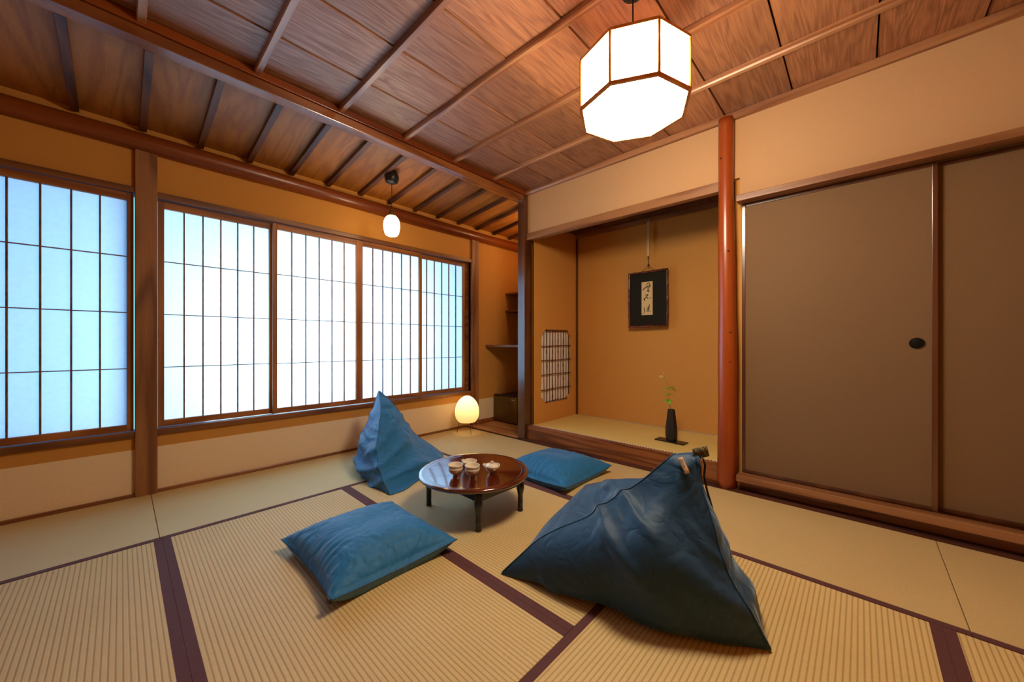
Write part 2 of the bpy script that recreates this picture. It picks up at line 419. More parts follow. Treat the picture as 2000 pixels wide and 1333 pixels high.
# ---- left (window) wall
def wall_left_piece():
    m = MB(); z0, z1 = .366, 1.914
    W = ((-.02, .06), (.16, 2.77))
    m.box(XL-.1, XL, YR, YB+.08, -.05, z0); m.box(XL-.1, XL, YR, YB+.08, z1, 2.6)
    m.box(XL-.1, XL, 2.77, YB+.08, z0, z1); m.box(XL-.1, XL, .06, .16, z0, z1); m.box(XL-.1, XL, YR, -1.35, z0, z1)
    return m.build('wall_left', PLASTER, None, kind='structure')
wall_left_piece()
# pale paper wainscot pasted on the wall, in sheets
for k, (a, b) in enumerate(((-1.5, -.62), (-.62, .26), (.26, 1.13), (1.13, 2.0), (2.0, 2.768))):
    m = MB(); m.box(XL, XL+.0012 + .0006*(k % 2), a, b, .02, .29); m.build('wall_left_wainscot', WAINSCOT, None, kind='structure')
m = MB(); m.box(XL, XL+.0012, 2.872, YB, .02, .29); m.build('wall_left_wainscot', WAINSCOT, None, kind='structure')
# posts at the window wall
box_struct('trim_3', (XL-.06, XL+.03, 2.77, 2.87, 0, 2.16), WOOD_POST2, bevel=.003)
box_struct('trim_4', (XL-.06, XL+.03, .06, .16, 0, 2.16), WOOD_POST2, bevel=.003)
m = MB(); m.box(XL, XL+.02, 2.87, YB, 0.002, .05); m.build('baseboard_left', WOOD_SILL, None, bevel=.002, kind='structure')

# ---- paper screen windows
def shoji(parent, y0, y1, x, name='shoji_panel', handle=None):
    """sliding screen: frame, paper and thin lattice"""
    zb, zt = .407, 1.876
    st, rb, rt = .030, .040, .044; d = .028
    m = MB()
    m.box(x-d, x, y0, y0+st, zb, zt, 1); m.box(x-d, x, y1-st, y1, zb, zt, 1)
    m.box(x-d+.001, x-.001, y0+st, y1-st, zb, zb+rb); m.box(x-d+.001, x-.001, y0+st, y1-st, zt-rt, zt)
    f = m.build(name, [WOOD_FRAME, WOOD_STILE], parent, bevel=.0015)
    p = MB(); p.box(x-.0215, x-.0205, y0+st-.004, y1-st+.004, zb+rb-.004, zt-rt+.004); p.build('paper', SHOJI, f)
    l = MB(); t = .0078; a, b = y0+st, y1-st; c, e = zb+rb, zt-rt
    for i in range(1, 6):
        yy = a + (b-a)*i/6; l.box(x-.019, x-.006, yy-t/2, yy+t/2, c, e)
    for i in range(1, 4):
        zz = c + (e-c)*i/4; l.box(x-.0185, x-.0065, a, b, zz-t*.36, zz+t*.36)
    l.build('lattice', WOOD_SILLW, f)
def window(n, y0, y1, panels):
    w = struct_empty(n, (XL, y0, .366))
    m = MB(); m.box(XL-.09, XL+.022, y0, y1, .368, .404); m.build('window_sill', WOOD_SILLW, w, bevel=.002)
    m = MB(); m.box(XL-.09, XL+.022, y0, y1, 1.878, 1.914); m.build('window_head', WOOD_SILLW, w, bevel=.002)
    for a, b, x in panels: shoji(w, a, b, x)
window('window_1', .16, 2.77, [(.165, .815, XL-.040), (.80, 1.475, XL-.006), (1.475, 2.125, XL-.006), (2.085, 2.72, XL-.040)])
box_struct('trim_5', (XL-.07, XL-.035, 2.72, 2.77, .404, 1.878), WOOD_SILLW)
window('window_2', -1.35, .06, [(-1.345, -.65, XL-.040), (-.665, .055, XL-.006)])

# ---- round log wall plate over the window wall
m = MB(); n = 60; pts = []; rr = []
for i in range(n+1):
    y = YR + (YB-YR)*i/n; pts.append((XL+.018+.004*math.sin(y*2.1), y, 2.197+.004*math.sin(y*1.3+1))); rr.append(.056+.003*math.sin(y*3.7))
m.tube(pts, rr, 20); m.build('trim_6', WOOD_LOG, None, kind='structure')

# ---- low sloping ceiling of boards over rafters
def zs(x): return 2.385 + (x+2.485)*(.078/.715)
m = MB(); x0, x1 = -3.30, -2.44
m.hexa([(x0,YR,zs(x0)),(x1,YR,zs(x1)),(x1,YB+.05,zs(x1)),(x0,YB+.05,zs(x0)),(x0,YR,zs(x0)+.03),(x1,YR,zs(x1)+.03),(x1,YB+.05,zs(x1)+.03),(x0,YB+.05,zs(x0)+.03)])
low = m.build('ceiling_left', WOOD_CEIL2, None, kind='structure')
k = -8
while .92 + k*.275 < YB:
    y = .92 + k*.275
    if y > YR:
        m = MB(); w = .017; x0, x1 = -3.25, -2.486
        m.hexa([(x0,y-w,zs(x0)-.032),(x1,y-w,zs(x1)-.032),(x1,y+w,zs(x1)-.032),(x0,y+w,zs(x0)-.032),(x0,y-w,zs(x0)),(x1,y-w,zs(x1)),(x1,y+w,zs(x1)),(x0,y+w,zs(x0))])
        m.build('rafter', WOOD_RAFTER, low, bevel=.002)
    k += 1

# ---- main ceiling: boards and battens
m = MB(); X = -2.071 - .3557
seams = []
x = X
while x < XR:
    xa, xb = max(x, -2.44), min(x+.3557, XR+.05)
    # each board overlaps the next by a small step, which shows as a dark joint
    m.hexa([(xa+.0035,YR,ZC+.006),(xb-.0035,YR,ZC),(xb-.0035,YW+.05,ZC),(xa+.0035,YW+.05,ZC+.006),(xa+.0035,YR,ZC+.03),(xb-.0035,YR,ZC+.03),(xb-.0035,YW+.05,ZC+.03),(xa+.0035,YW+.05,ZC+.03)])
    x += .3557
m.box(-2.44, XR+.05, YR, YW+.05, ZC+.031, ZC+.06, 1)
ceil = m.build('ceiling', [WOOD_CEIL, CHASE], None, kind='structure')
for k in range(-5, 4):
    y = .962 + k*.449
    m = MB(); m.prism([(y-.013, ZC-.03), (y+.013, ZC-.03), (y+.017, ZC-.022), (y+.017, ZC+.001), (y-.017, ZC+.001), (y-.017, ZC-.022)], 'x', -2.395, XR)
    m.build('batten', WOOD_BATTEN, ceil)
# beam between the two ceilings with its cornice
box_struct('trim_7', (-2.485, -2.405, YR, 2.722, 2.352, 2.406), WOOD_BEAM, bevel=.003)
m = MB(); m.box(-2.47, -2.396, YR, 2.74, 2.409, 2.452); m.build('trim_8', WOOD_LOG, None, kind='structure', bevel=.002)
m = MB(); m.box(-2.47, -2.44, YR, YB, 2.36, 2.52); m.build('wall_above_beam', CHASE, None, kind='structure')
# cornice along the alcove wall
m = MB(); m.prism([(YW, 2.413), (2.742, 2.413), (2.728, 2.425), (2.728, 2.452), (YW, 2.452)], 'x', -2.395, XR)
m.build('trim_9', WOOD_BATTEN, None, kind='structure')

# ---- corner post, alcove sill, lintel, red post
cp = MB(); cp.box(-2.485, -2.395, YT, 2.832, 0, 2.36); cp.box(-2.475, -2.395, YT+.004, 2.832, 2.36, 2.41)
cp.build('trim_10', WOOD_POST, None, kind='structure', bevel=.002)
box_struct('trim_11', (-2.395, -.66, 2.752, 2.792, .0045, .142), WOOD_SILL, bevel=.003)
box_struct('trim_12', (-2.395, -.66, 2.745, 2.80, 1.966, 2.032), WOOD_LINTEL, bevel=.003)
m = MB(); m.box(-2.395, -.57, YW, YW+.04, 2.03, 2.50); m.build('wall_above_alcove', PLASTER_TOP, None, kind='structure')
rp = MB(); pts = []; rr = []
for i in range(49):
    z = 2.43*i/48
    pts.append((-.640+.004*math.sin(z*2.3), 2.742, z)); rr.append(.0525+.004*math.sin(z*1.9+.6)-.004*z/2.4+.0015*math.sin(z*9))
rp.tube(pts, rr, 28)
rpo = rp.build('alcove_post', WOOD_REDPOST)
tag(rpo, 'round polished red log post standing at the open end of the alcove', 'post')
for z, a in ((2.16, -2.0), (1.02, -.95), (.83, -1.0), (1.55, -1.2)):
    c = Vector((-.640, 2.742, z)) + .0545*Vector((math.cos(a), math.sin(a), 0))
    m = MB(); m.lathe([(0,-.004),(.004,-.003),(.006,0),(.004,.003),(0,.004)], 8, tuple(c)); m.build('knot', INK, rpo)

# ---- alcove (tokonoma): floor mat, walls, ceiling
box_struct('floor', (-2.42, -.60, 2.793, YB+.05, -.05, .118), WOOD_SILL)
t = thing('alcove_mat', 'thin yellow rush mat covering the raised alcove floor with zigzag edging', 'tatami mat', (-1.5, 3.2, .118))
m = MB(); m.box(-2.368, -.606, 2.794, YB-.002, .1185, .136); m.build('rush_surface', TATAMI_TOKO, t)
m = MB(); m.box(-2.368, -.606, 2.7925, 2.812, .119, .1425); m.build('zigzag_border', BINDING, t, bevel=.002)
m = MB(); m.box(-2.368, -.606, YB-.018, YB-.001, .119, .1385); m.build('zigzag_border', BINDING, t, bevel=.002)
box_struct('wall_back', (-3.40, -.55, YB, YB+.08, -.05, 2.6), PLASTER_TOKO)
box_struct('trim_13', (-2.372, -2.352, YB-.02, YB, .136, 2.16), WOOD_POST, bevel=.002)
box_struct('trim_14', (-2.372, -.60, YB-.03, YB, 2.145, 2.19), WOOD_LINTEL, bevel=.002)
m = MB()
x = -2.38
while x < -.6:
    m.box(x+.003, x+.357, 2.80, YB, 2.19, 2.205); x += .36
m.box(-2.40, -.58, 2.79, YB, 2.207, 2.225); m.build('ceiling_alcove', WOOD_DARK, None, kind='structure')
box_struct('wall_right_alcove', (-.605, -.56, 2.80, YB, 0, 2.3), PLASTER_TOKO)

# partition wall between alcove and side recess with the cut-corner window opening
YA0, YA1, ZA0, ZA1 = 2.95, 3.49, .325, 1.095   # opening
CH = .075
outer = [(2.83, -.05), (YB, -.05), (YB, 2.5), (2.83, 2.5)]
def octo(y0, y1, z0, z1, c): return [(y0+c, z0), (y1-c, z0), (y1, z0+c), (y1, z1-c), (y1-c, z1), (y0+c, z1), (y0, z1-c), (y0, z0+c)]
inn = octo(YA0, YA1, ZA0, ZA1, CH)
XA, XB = -2.372, -2.425
m = MB()
vs = []; 
for X_ in (XA, XB):
    vs += [(X_, *q) for q in outer] + [(X_, *q) for q in inn]
fs = []
for b in (0, 12):
    i = b+4
    fs += [(b+0, b+1, i+1, i+0), (b+1, i+2, i+1), (b+1, b+2, i+3, i+2), (b+2, i+4, i+3), (b+2, b+3, i+5, i+4), (b+3, i+6, i+5), (b+3, b+0, i+7, i+6), (b+0, i+0, i+7)]
for j in range(8): fs.append((4+j, 4+(j+1)%8, 16+(j+1)%8, 16+j))
m.add(vs, fs); m.build('wall_partition', PLASTER_TOKO, None, kind='structure')
w3 = struct_empty('window_3', (XB, 3.22, ZA0))
def bamboo(m, a, b, r, seed, nodes=True):
    rnd = random.Random(seed); a = Vector(a); b = Vector(b); n = 26; pts = []; rr = []
    L = (b-a).length; ph = rnd.random()*6; nd = rnd.uniform(.09, .14)
    for i in range(n+1):
        t_ = i/n; p = a.lerp(b, t_) + Vector((math.sin(t_*7+ph)*.0015, math.sin(t_*5+ph*2)*.002, math.cos(t_*6+ph)*.002))
        s_ = ((t_*L+ph*.03) % nd)/nd; pts.append(p); rr.append(r*(1 + (.38 if nodes and s_ < .16 else 0) + .06*rnd.uniform(-1, 1)))
    m.tube(pts, rr, 8)
ny = 11
for i in range(ny):
    y = YA0+.022 + (YA1-YA0-.044)*i/(ny-1)
    cut = max(0, CH - (y-YA0), CH - (YA1-y))
    m = MB(); bamboo(m, (XA-.022, y, ZA0+cut), (XA-.022, y, ZA1-cut), .0034 if i % 2 else .0050, i, i % 2 == 0)
    m.build('bamboo_stick', TWIG, w3)
for i, z in enumerate((.337, .465, .62, .77, .92, 1.08)):
    cut = max(0, CH-(z-ZA0), CH-(ZA1-z))
    m = MB(); bamboo(m, (XA-.013, YA0+cut, z), (XA-.013, YA1-cut, z+.004), .0046, 40+i); m.build('bamboo_crossbar', TWIG, w3)
m = MB(); m.prism(octo(YA0+.0005, YA1-.0005, ZA0+.0005, ZA1-.0005, CH), 'x', XA-.036, XA-.034)
m.build('paper', mat_plain('white_backing_paper', srgb('#efe6dc'), .8), w3)

# ---- side recess: wood floor, shelves, fridge
box_struct('floor', (-3.268, -2.425, 2.722, YB, -.05, .003), WOOD_FLOOR)
def shelf(y0, z0, z1, label):
    m = MB(); m.box(XL+.001, XB-.001, y0, YB-.001, z0, z1)
    return tag(m.build('wall_shelf', WOOD_SHELF, None, bevel=.002), label, 'shelf', 'shelves in the side recess')
shelf(3.0, .906, .932, 'deep lowest wooden shelf in the recess above the small fridge')
shelf(3.343, 1.345, 1.365, 'narrow middle wooden shelf in the recess behind the corner post')
shelf(3.343, 1.565, 1.585, 'narrow topmost wooden shelf in the recess behind the corner post')
fr = thing('mini_fridge', 'small black fridge with bronze metallic door on the recess floor', 'fridge', (-3.05, 3.34, .003))
m = MB(); m.box(-3.245, -2.862, 3.16, 3.56, .012, .325); m.build('body', FRIDGE_BK, fr, bevel=.006)
m = MB(); m.box(-3.245, -2.868, 3.118, 3.156, .018, .318); d_ = m.build('door', METAL_GOLD, fr, bevel=.004)
m = MB(); m.box(-2.95, -2.90, 3.112, 3.119, .285, .294); m.build('handle', CHROME, d_, bevel=.001)
m = MB(); m.box(-3.243, -3.13, 3.12, 3.17, .3185, .333); m.build('hinge_cover', PLASTIC_BK, fr, bevel=.003)
for xx in (-3.22, -2.89):
    for yy in (3.18, 3.53):
        m = MB(); m.lathe([(.012, .003), (.012, .013)], 10, (xx, yy, 0), cap0=True, cap1=True); m.build('foot', PLASTIC_BK, fr)

# small warm lamp tucked behind the corner post, above the shelves
pl = bpy.data.lights.new('recess_lamp', 'POINT'); pl.energy = 3.2; pl.color = (1, .68, .34); pl.shadow_soft_size = .05
plo = bpy.data.objects.new('recess_lamp', pl); COL.objects.link(plo); plo.location = (-2.60, 3.20, 2.10)

# ---- right of the red post: rails and plain sliding doors
box_struct('trim_15', (-.575, XR, 2.685, 2.765, 1.852, 1.892), WOOD_LINTEL, bevel=.003)
box_struct('trim_16', (-.575, XR, 2.685, 2.765, .074, .114), WOOD_LINTEL, bevel=.003)
box_struct('wall_foot_right', (-.60, XR, 2.765, 2.80, -.02, .074), WOOD_SILL)
m = MB(); m.box(-.57, XR, YW, YW+.04, 1.89, 2.50); m.build('wall_above_doors', PLASTER_TOP, None, kind='structure')
m = MB(); m.box(-.56, XR, 2.84, 2.88, 0, 2.0); m.build('wall_behind_doors', PLASTER, None, kind='structure')
def fusuma(n, x0, x1, y):
    d = struct_empty(n, (x0, y, .114))
    m = MB(); m.box(x0+.02, x1-.02, y+.004, y+.02, .13, 1.836); m.build('door_panel', FUSUMA, d)
    m = MB(); m.box(x0, x0+.02, y, y+.024, .114, 1.852); m.box(x1-.02, x1, y, y+.024, .114, 1.852)
    m.box(x0+.02, x1-.02, y, y+.024, .114, .134); m.box(x0+.02, x1-.02, y, y+.024, 1.832, 1.852)
    m.build('door_frame', WOOD_POST, d, bevel=.002)
    hx = x1-.07
    m = MB(); m.lathe([(0, .004), (.02, .004), (.024, 0), (.028, 0), (.028, .006)], 20); 
    m2 = MB(); m2.add([(hx+a, y+.004-.002+b*.0+(-c*.3), .95+b) for a, b, c in m.v], m.f, 0, True); m2.build('door_handle', IRON, d)
fusuma('door_1', -.56, .28, 2.772)
fusuma('door_2', .25, 1.095, 2.80)
# remaining walls that close the room
box_struct('wall_right', (XR, XR+.08, YR, 2.9, -.05, 2.6), PLASTER)
box_struct('wall_front', (-3.4, XR+.1, YR-.08, YR, -.05, 2.6), PLASTER)

# ------------------------------------------------------------------ octagonal ceiling lamp
LC = Vector((-.7007, 1.4896, 0)); LZ0, LH, LR = 1.93, .202, .2244
rot0 = math.radians(3.9)
oct_ = [(LC.x+LR*math.cos(rot0+k*PI/4), LC.y+LR*math.sin(rot0+k*PI/4)) for k in range(8)]
t = thing('pendant_lamp', 'large glowing octagonal paper ceiling lamp hanging over the middle of the room', 'lamp', (LC.x, LC.y, LZ0))
m = MB(); r2 = LR-.006
pp = [(LC.x+r2*math.cos(rot0+k*PI/4), LC.y+r2*math.sin(rot0+k*PI/4)) for k in range(8)]
m.add([(q[0], q[1], LZ0+.004) for q in pp] + [(q[0], q[1], LZ0+LH-.004) for q in pp], [tuple(range(8))[::-1]] + [(i, (i+1)%8, 8+(i+1)%8, 8+i) for i in range(8)])
m.build('lamp_shade', LAMP_PAPER, t)
m = MB(); m.prism([(LC.x+(r2-.004)*math.cos(rot0+k*PI/4), LC.y+(r2-.004)*math.sin(rot0+k*PI/4)) for k in range(8)], 'z', LZ0+LH-.012, LZ0+LH-.006); m.build('added_top_shield', WOOD_LAMP, t)  # unseen cover added to keep the lamp's light off the ceiling
m = MB()
for k in range(8):
    a, b = oct_[k], oct_[(k+1) % 8]
    for z in (LZ0, LZ0+LH): m.tube([(a[0], a[1], z), (b[0], b[1], z)], .0085, 4, smooth=False, twist=PI/4)
    m.tube([(a[0], a[1], LZ0), (a[0], a[1], LZ0+LH)], .0062, 6)
m.build('lamp_frame', WOOD_LAMP, t)
m = MB(); m.tube([(LC.x, LC.y, LZ0+LH-.002), (LC.x, LC.y, ZC)], .0035, 8); m.build('cord', CORD_BK, t)
m = MB(); m.lathe([(.05, 0), (.045, -.02), (.01, -.03)], 20, (LC.x, LC.y, ZC), cap1=True); m.build('ceiling_rose', PLASTIC_BK, t)

# ------------------------------------------------------------------ small globe pendant
PX, PY = -2.78, 1.517
t = thing('pendant_lamp', 'small white globe lamp hanging on a thin cord near the paper screens', 'lamp', (PX, PY, 1.83))
prof = [(.0, 1.828), (.036, 1.828), (.046, 1.833), (.056, 1.852), (.0625, 1.885), (.064, 1.915), (.060, 1.945), (.050, 1.970), (.036, 1.985), (.022, 1.990)]
m = MB(); m.lathe(prof, 28, (PX, PY, 0)); m.build('lamp_shade', GLOBE, t)
m = MB(); m.lathe([(.034, 1.984), (.031, 1.998), (.022, 2.012), (.015, 2.035), (.012, 2.052), (.004, 2.056)], 20, (PX, PY, 0), cap0=True, cap1=True); m.build('socket', mat_plain('brass_socket', srgb('#7a5c30'), .4, metal=.6), t)
m = MB(); m.tube([(PX, PY, 2.05), (PX, PY, 2.27)], .0028, 8); m.build('cord', CORD_BK, t)
m = MB(); zt = zs(PX)-.004
prof = [(.012, 2.252), (.034, 2.258), (.048, 2.275), (.053, 2.30), (.050, 2.325), (.043, zt)]
m.lathe(prof, 24, (PX, PY, 0), cap0=True, cap1=True)
# woven beads on the canopy
for j, z in enumerate((2.268, 2.284, 2.30, 2.316)):
    r = (.044, .051, .0535, .0525)[j]
    for k in range(18):
        a = 2*PI*(k+.5*(j % 2))/18
        m.lathe([(0, -.005), (.005, -.002), (.005, .002), (0, .005)], 6, (PX+r*math.cos(a), PY+r*math.sin(a), z))
m.build('canopy', PLASTIC_BK, t)

# ------------------------------------------------------------------ paper floor lamp
FX, FY = -3.02, 2.51
t = thing('floor_lamp', 'egg shaped lit paper lamp on thin wire legs in the corner by the window wall', 'lamp', (FX, FY, 0))
def mk_akari():
    M = N('lit_washi_paper'); M.set(Roughness=.8); M.base((.9, .82, .62, 1))
    m = M.m; tnt = M.t
    tr = M.n('ShaderNodeBsdfTranslucent'); tr.inputs[0].default_value = (.98, .86, .54, 1)
    mx = M.n('ShaderNodeMixShader'); mx.inputs[0].default_value = .7
    M.l(M.b.outputs[0], mx.inputs[1]); M.l(tr.outputs[0], mx.inputs[2]); M.l(mx.outputs[0], M.out.inputs[0])
    return m
AKARI = mk_akari()
prof = []
K = 26
for i in range(K+1):
    s_ = i/K
    z = .122 + .275*s_
    a = s_
    if a < .36: r = .126*(1 - .32*((.36-a)/.36)**2.6)
    else: r = .126*(1 - ((a-.36)/.64)**2.15)**.56
    r *= 1 + (.006 if i % 2 else -.004)
    prof.append((max(r, .012), z))
m = MB(); m.lathe(prof, 36, (FX, FY, 0)); m.build('lamp_shade', AKARI, t)
m = MB(); m.lathe([(0, .265), (.016, .27), (.028, .29), (.030, .31), (.020, .332), (0, .342)], 16, (FX, FY, 0)); m.build('bulb', mat_emit('lit_bulb', (1, .74, .42, 1), 22), t)
m = MB(); m.lathe([(.014, .20), (.014, .265)], 12, (FX, FY, 0), cap0=True, cap1=True); m.tube([(FX-.088, FY, .126), (FX, FY, .20), (FX+.088, FY, .126)], .002, 6)
m.build('socket', PLASTIC_BK, t)
for k in range(3):
    a = math.radians(43.3-180+k*120) 
    p = [(FX+.085*math.cos(a), FY+.085*math.sin(a), .126), (FX+.092*math.cos(a), FY+.092*math.sin(a), .07), (FX+.098*math.cos(a), FY+.098*math.sin(a), .035), (FX+.108*math.cos(a), FY+.108*math.sin(a), .003)]
    m = MB(); m.tube(p, .0022, 6); m.build('leg', IRON, t)
m = MB(); m.tube([(FX, FY, .20), (FX+.01, FY+.03, .13), (FX+.005, FY+.05, .09)], .0025, 6); m.lathe([(.006, .082), (.008, .09), (.008, .11), (.006, .118)], 8, (FX+.005, FY+.05, 0), cap0=True, cap1=True); m.build('cord_switch', PLASTIC_BK, t)

# ------------------------------------------------------------------ round low table
TX, TY, TH = -1.615, 1.395, .225
t = thing('round_table', 'low round red brown lacquered table standing between the beanbags and cushions', 'table', (TX, TY, 0))
m = MB(); R = .313
m.lathe([(0, TH-.003), (R-.045, TH-.003), (R-.040, TH-.0015), (R-.036, TH-.003), (R-.030, TH), (R-.006, TH), (R, TH-.005), (R, TH-.014), (R-.006, TH-.020), (0, TH-.020)], 96, (TX, TY, 0)); m.build('tabletop', TABLE_TOP, t)
LX0, LX1, LY0, LY1 = -1.845, -1.400, 1.255, 1.565
LY0, LY1 = TY-.155, TY+.160; LX0, LX1 = TX-.225, TX+.213
m = MB()
for y in (LY0, LY1): m.box(LX0, LX1, y-.008, y+.008, .148, TH-.018)
for x in (LX0, LX1): m.box(x-.008, x+.008, LY0, LY1, .148, TH-.018)
m.build('apron', TABLE_LEG, t, bevel=.002)
for x in (LX0, LX1):
    for y in (LY0, LY1):
        m = MB(); pr = [(.015, .001), (.0165, .008), (.0145, .012), (.0145, .045), (.016, .049), (.0145, .053), (.0148, .098), (.0175, .103), (.019, .118), (.022, .124), (.022, .150), (.019, .156), (.019, .205)]
        m.lathe(pr, 12, (x, y, 0), cap0=True, cap1=True, smooth=True); m.build('leg', TABLE_LEG, t)

# ------------------------------------------------------------------ tea things on the table
ZT = TH-.003
def bowl_prof(r, h, rf, hf):
    out = [(0, 0), (rf, 0), (rf*.92, hf)]
    n = 9
    for i in range(1, n+1):
        s_ = i/n; out.append((rf*.92 + (r-rf*.92)*math.sin(s_*PI/2)**.85, hf + (h-hf)*(1-math.cos(s_*PI/2))**.9 if i else hf))
    inner = [(q[0]-.0025, q[1]+.0015) for q in reversed(out[3:])]
    inner[0] = (r-.0022, h)
    return out + inner + [(0, hf+.004)]
def cup(x, y, z, label, r=.0405, h=.045):
    m = MB(); m.lathe(bowl_prof(r, h, .0135, .010), 32, (0, 0, 0)); o = m.build('tea_cup', CERAMIC)
    o.location = (x, y, z); return tag(o, label, 'cup', 'small ivory tea cups on the low table')
c = cup(-1.620, 1.264, ZT, 'lower ivory tea cup of the stack nearest the large paper screens')
def dup(o, loc, label):
    d = o.copy(); COL.objects.link(d); d.location = loc; d['label'] = label; return d
dup(c, (-1.620, 1.264, ZT+.018), 'upper ivory tea cup of the stack nearest the large paper screens')
dup(c, (-1.541, 1.318, ZT), 'lower ivory tea cup of the stack nearest the front table edge, beside the lidded pot')
dup(c, (-1.541, 1.318, ZT+.018), 'upper ivory tea cup of the stack nearest the front table edge, beside the lidded pot')
def pourer(x, y, name, label, ang, lid, r=.043, h=.042):
    t = thing(name, label, 'tea pourer' if not lid else 'teapot', (x, y, ZT))
    m = MB(); m.lathe(bowl_prof(r, h, .018, .008), 36, (x, y, ZT))
    # spout lip: rim pulled outward on one side
    d = Vector((math.cos(ang), math.sin(ang), 0)); b = Vector((-d.y, d.x, 0)); c0 = Vector((x, y, ZT))
    vs = []; 
    for k_, (e, wz, z) in enumerate(((r*.80, .016, h*.55), (r*1.02, .015, h*.86), (r*1.28, .009, h*1.04))):
        for q in (-1, -.5, 0, .5, 1):
            vs.append(c0 + d*e + b*wz*q + Vector((0, 0, z - .010*(1-q*q))))
    fs = [(k_*5+j, k_*5+j+1, (k_+1)*5+j+1, (k_+1)*5+j) for k_ in range(2) for j in range(4)]
    mm = MB(); mm.add(vs, fs, 0, True)
    m.build('bowl', CERAMIC, t); o = mm.build('spout', CERAMIC, t); s_ = o.modifiers.new('s', 'SOLIDIFY'); s_.thickness = .0022
    if lid:
        m = MB(); rl = r*.86
        m.lathe([(rl, h-.006), (rl, h-.003), (rl*.8, h+.003), (rl*.4, h+.007), (0, h+.008)], 32, (x, y, ZT), cap0=True)
        l = m.build('lid', CERAMIC, t)
        m = MB(); m.lathe([(.004, h+.007), (.0045, h+.013), (.008, h+.017), (.008, h+.021), (0, h+.023)], 16, (x, y, ZT)); m.build('knob', CERAMIC, l)
    return t
pourer(-1.660, 1.398, 'tea_pourer', 'open ivory pouring bowl with a lip behind the two cup stacks', math.radians(195), False)
pourer(-1.508, 1.436, 'teapot', 'lidded ivory teapot with round knob, topmost vessel closest to the table centre', math.radians(205), True, .044, .043)

# ------------------------------------------------------------------ cushions
def cushion(cx, cy, ax, ay, T, zc, label, seed, dents=(), rot=0, tag_at=None):
    t = thing('floor_cushion', label, 'cushion', (cx, cy, 0), 'square blue floor cushions')
    n = 72; vs = []; fs = []
    def P(u, v, side):
        fx = 1 - .10*(1-v*v)*1.0; fy = 1 - .10*(1-u*u)
        x = u*ax*fx; y = v*ay*fy
        prof = ((1-abs(u)**2.6)*(1-abs(v)**2.6))**.52
        k = T*prof
        # small puckers running in from the seams, stronger near the edge
        p = Vector((u*ax*9+seed, v*ay*9, side*3))
        edge = max(abs(u), abs(v))
        pk = .013*prof**.5*noise.noise(Vector((u*15+seed, v*4 if abs(u) < abs(v) else v*15, side)))*edge**2
        pk += .006*noise.noise(p*.8)*prof
        z = zc*(.55+.45*u*u*v*v)
        if side > 0:
            z = z + k + pk
            for dx, dy, dr, dd in dents: z -= dd*math.exp(-((u-dx)**2+(v-dy)**2)/dr**2)
        else: z = max(z - k*.9, .001)
        c, s = math.cos(rot), math.sin(rot)
        return (cx + x*c - y*s, cy + x*s + y*c, max(z, .001))
    for side in (1, -1):
        b = len(vs)
        for i in range(n+1):
            for j in range(n+1): vs.append(P(-1+2*i/n, -1+2*j/n, side))
        for i in range(n):
            for j in range(n):
                q = (b+i*(n+1)+j, b+(i+1)*(n+1)+j, b+(i+1)*(n+1)+j+1, b+i*(n+1)+j+1); fs.append(q if side > 0 else q[::-1])
    m = MB(); m.add(vs, fs, 0, True); o = m.build('cover', FABRIC, t)
    bm = bmesh.new(); bm.from_mesh(o.data); bmesh.ops.remove_doubles(bm, verts=bm.verts, dist=.0004); bm.to_mesh(o.data); bm.free()
    # piped seam
    pts = []
    for (a, b_) in (((-1,-1),(1,-1)), ((1,-1),(1,1)), ((1,1),(-1,1)), ((-1,1),(-1,-1))):
        for k in range(36): 
            s_ = k/36; p = P(a[0]+(b_[0]-a[0])*s_, a[1]+(b_[1]-a[1])*s_, 1); pts.append((p[0], p[1], p[2]))
    m = MB(); m.tube(pts, .0022, 6, closed=True); m.build('seam', FABRIC_DK, t)
    if tag_at:
        p = P(*tag_at, 1); m = MB(); m.box(p[0]-.006, p[0]+.016, p[1]-.012, p[1]-.002, p[2]-.018, p[2]-.001); m.build('care_tag', mat_plain('white_tag', srgb('#20262c'), .7), t)
    return t
cushion(-1.625, .775, .292, .275, .128, .058, 'square blue floor cushion nearest the camera in front of the round table', 3.1, ((-.1, .35, .35, .022), (.1, -.1, .4, .012)), tag_at=(.93, -.99))
cushion(-1.61, 2.175, .29, .29, .120, .058, 'square blue floor cushion between the round table and the alcove sill', 8.7, ((-.25, .3, .28, .02), (.2, .2, .3, .014)))

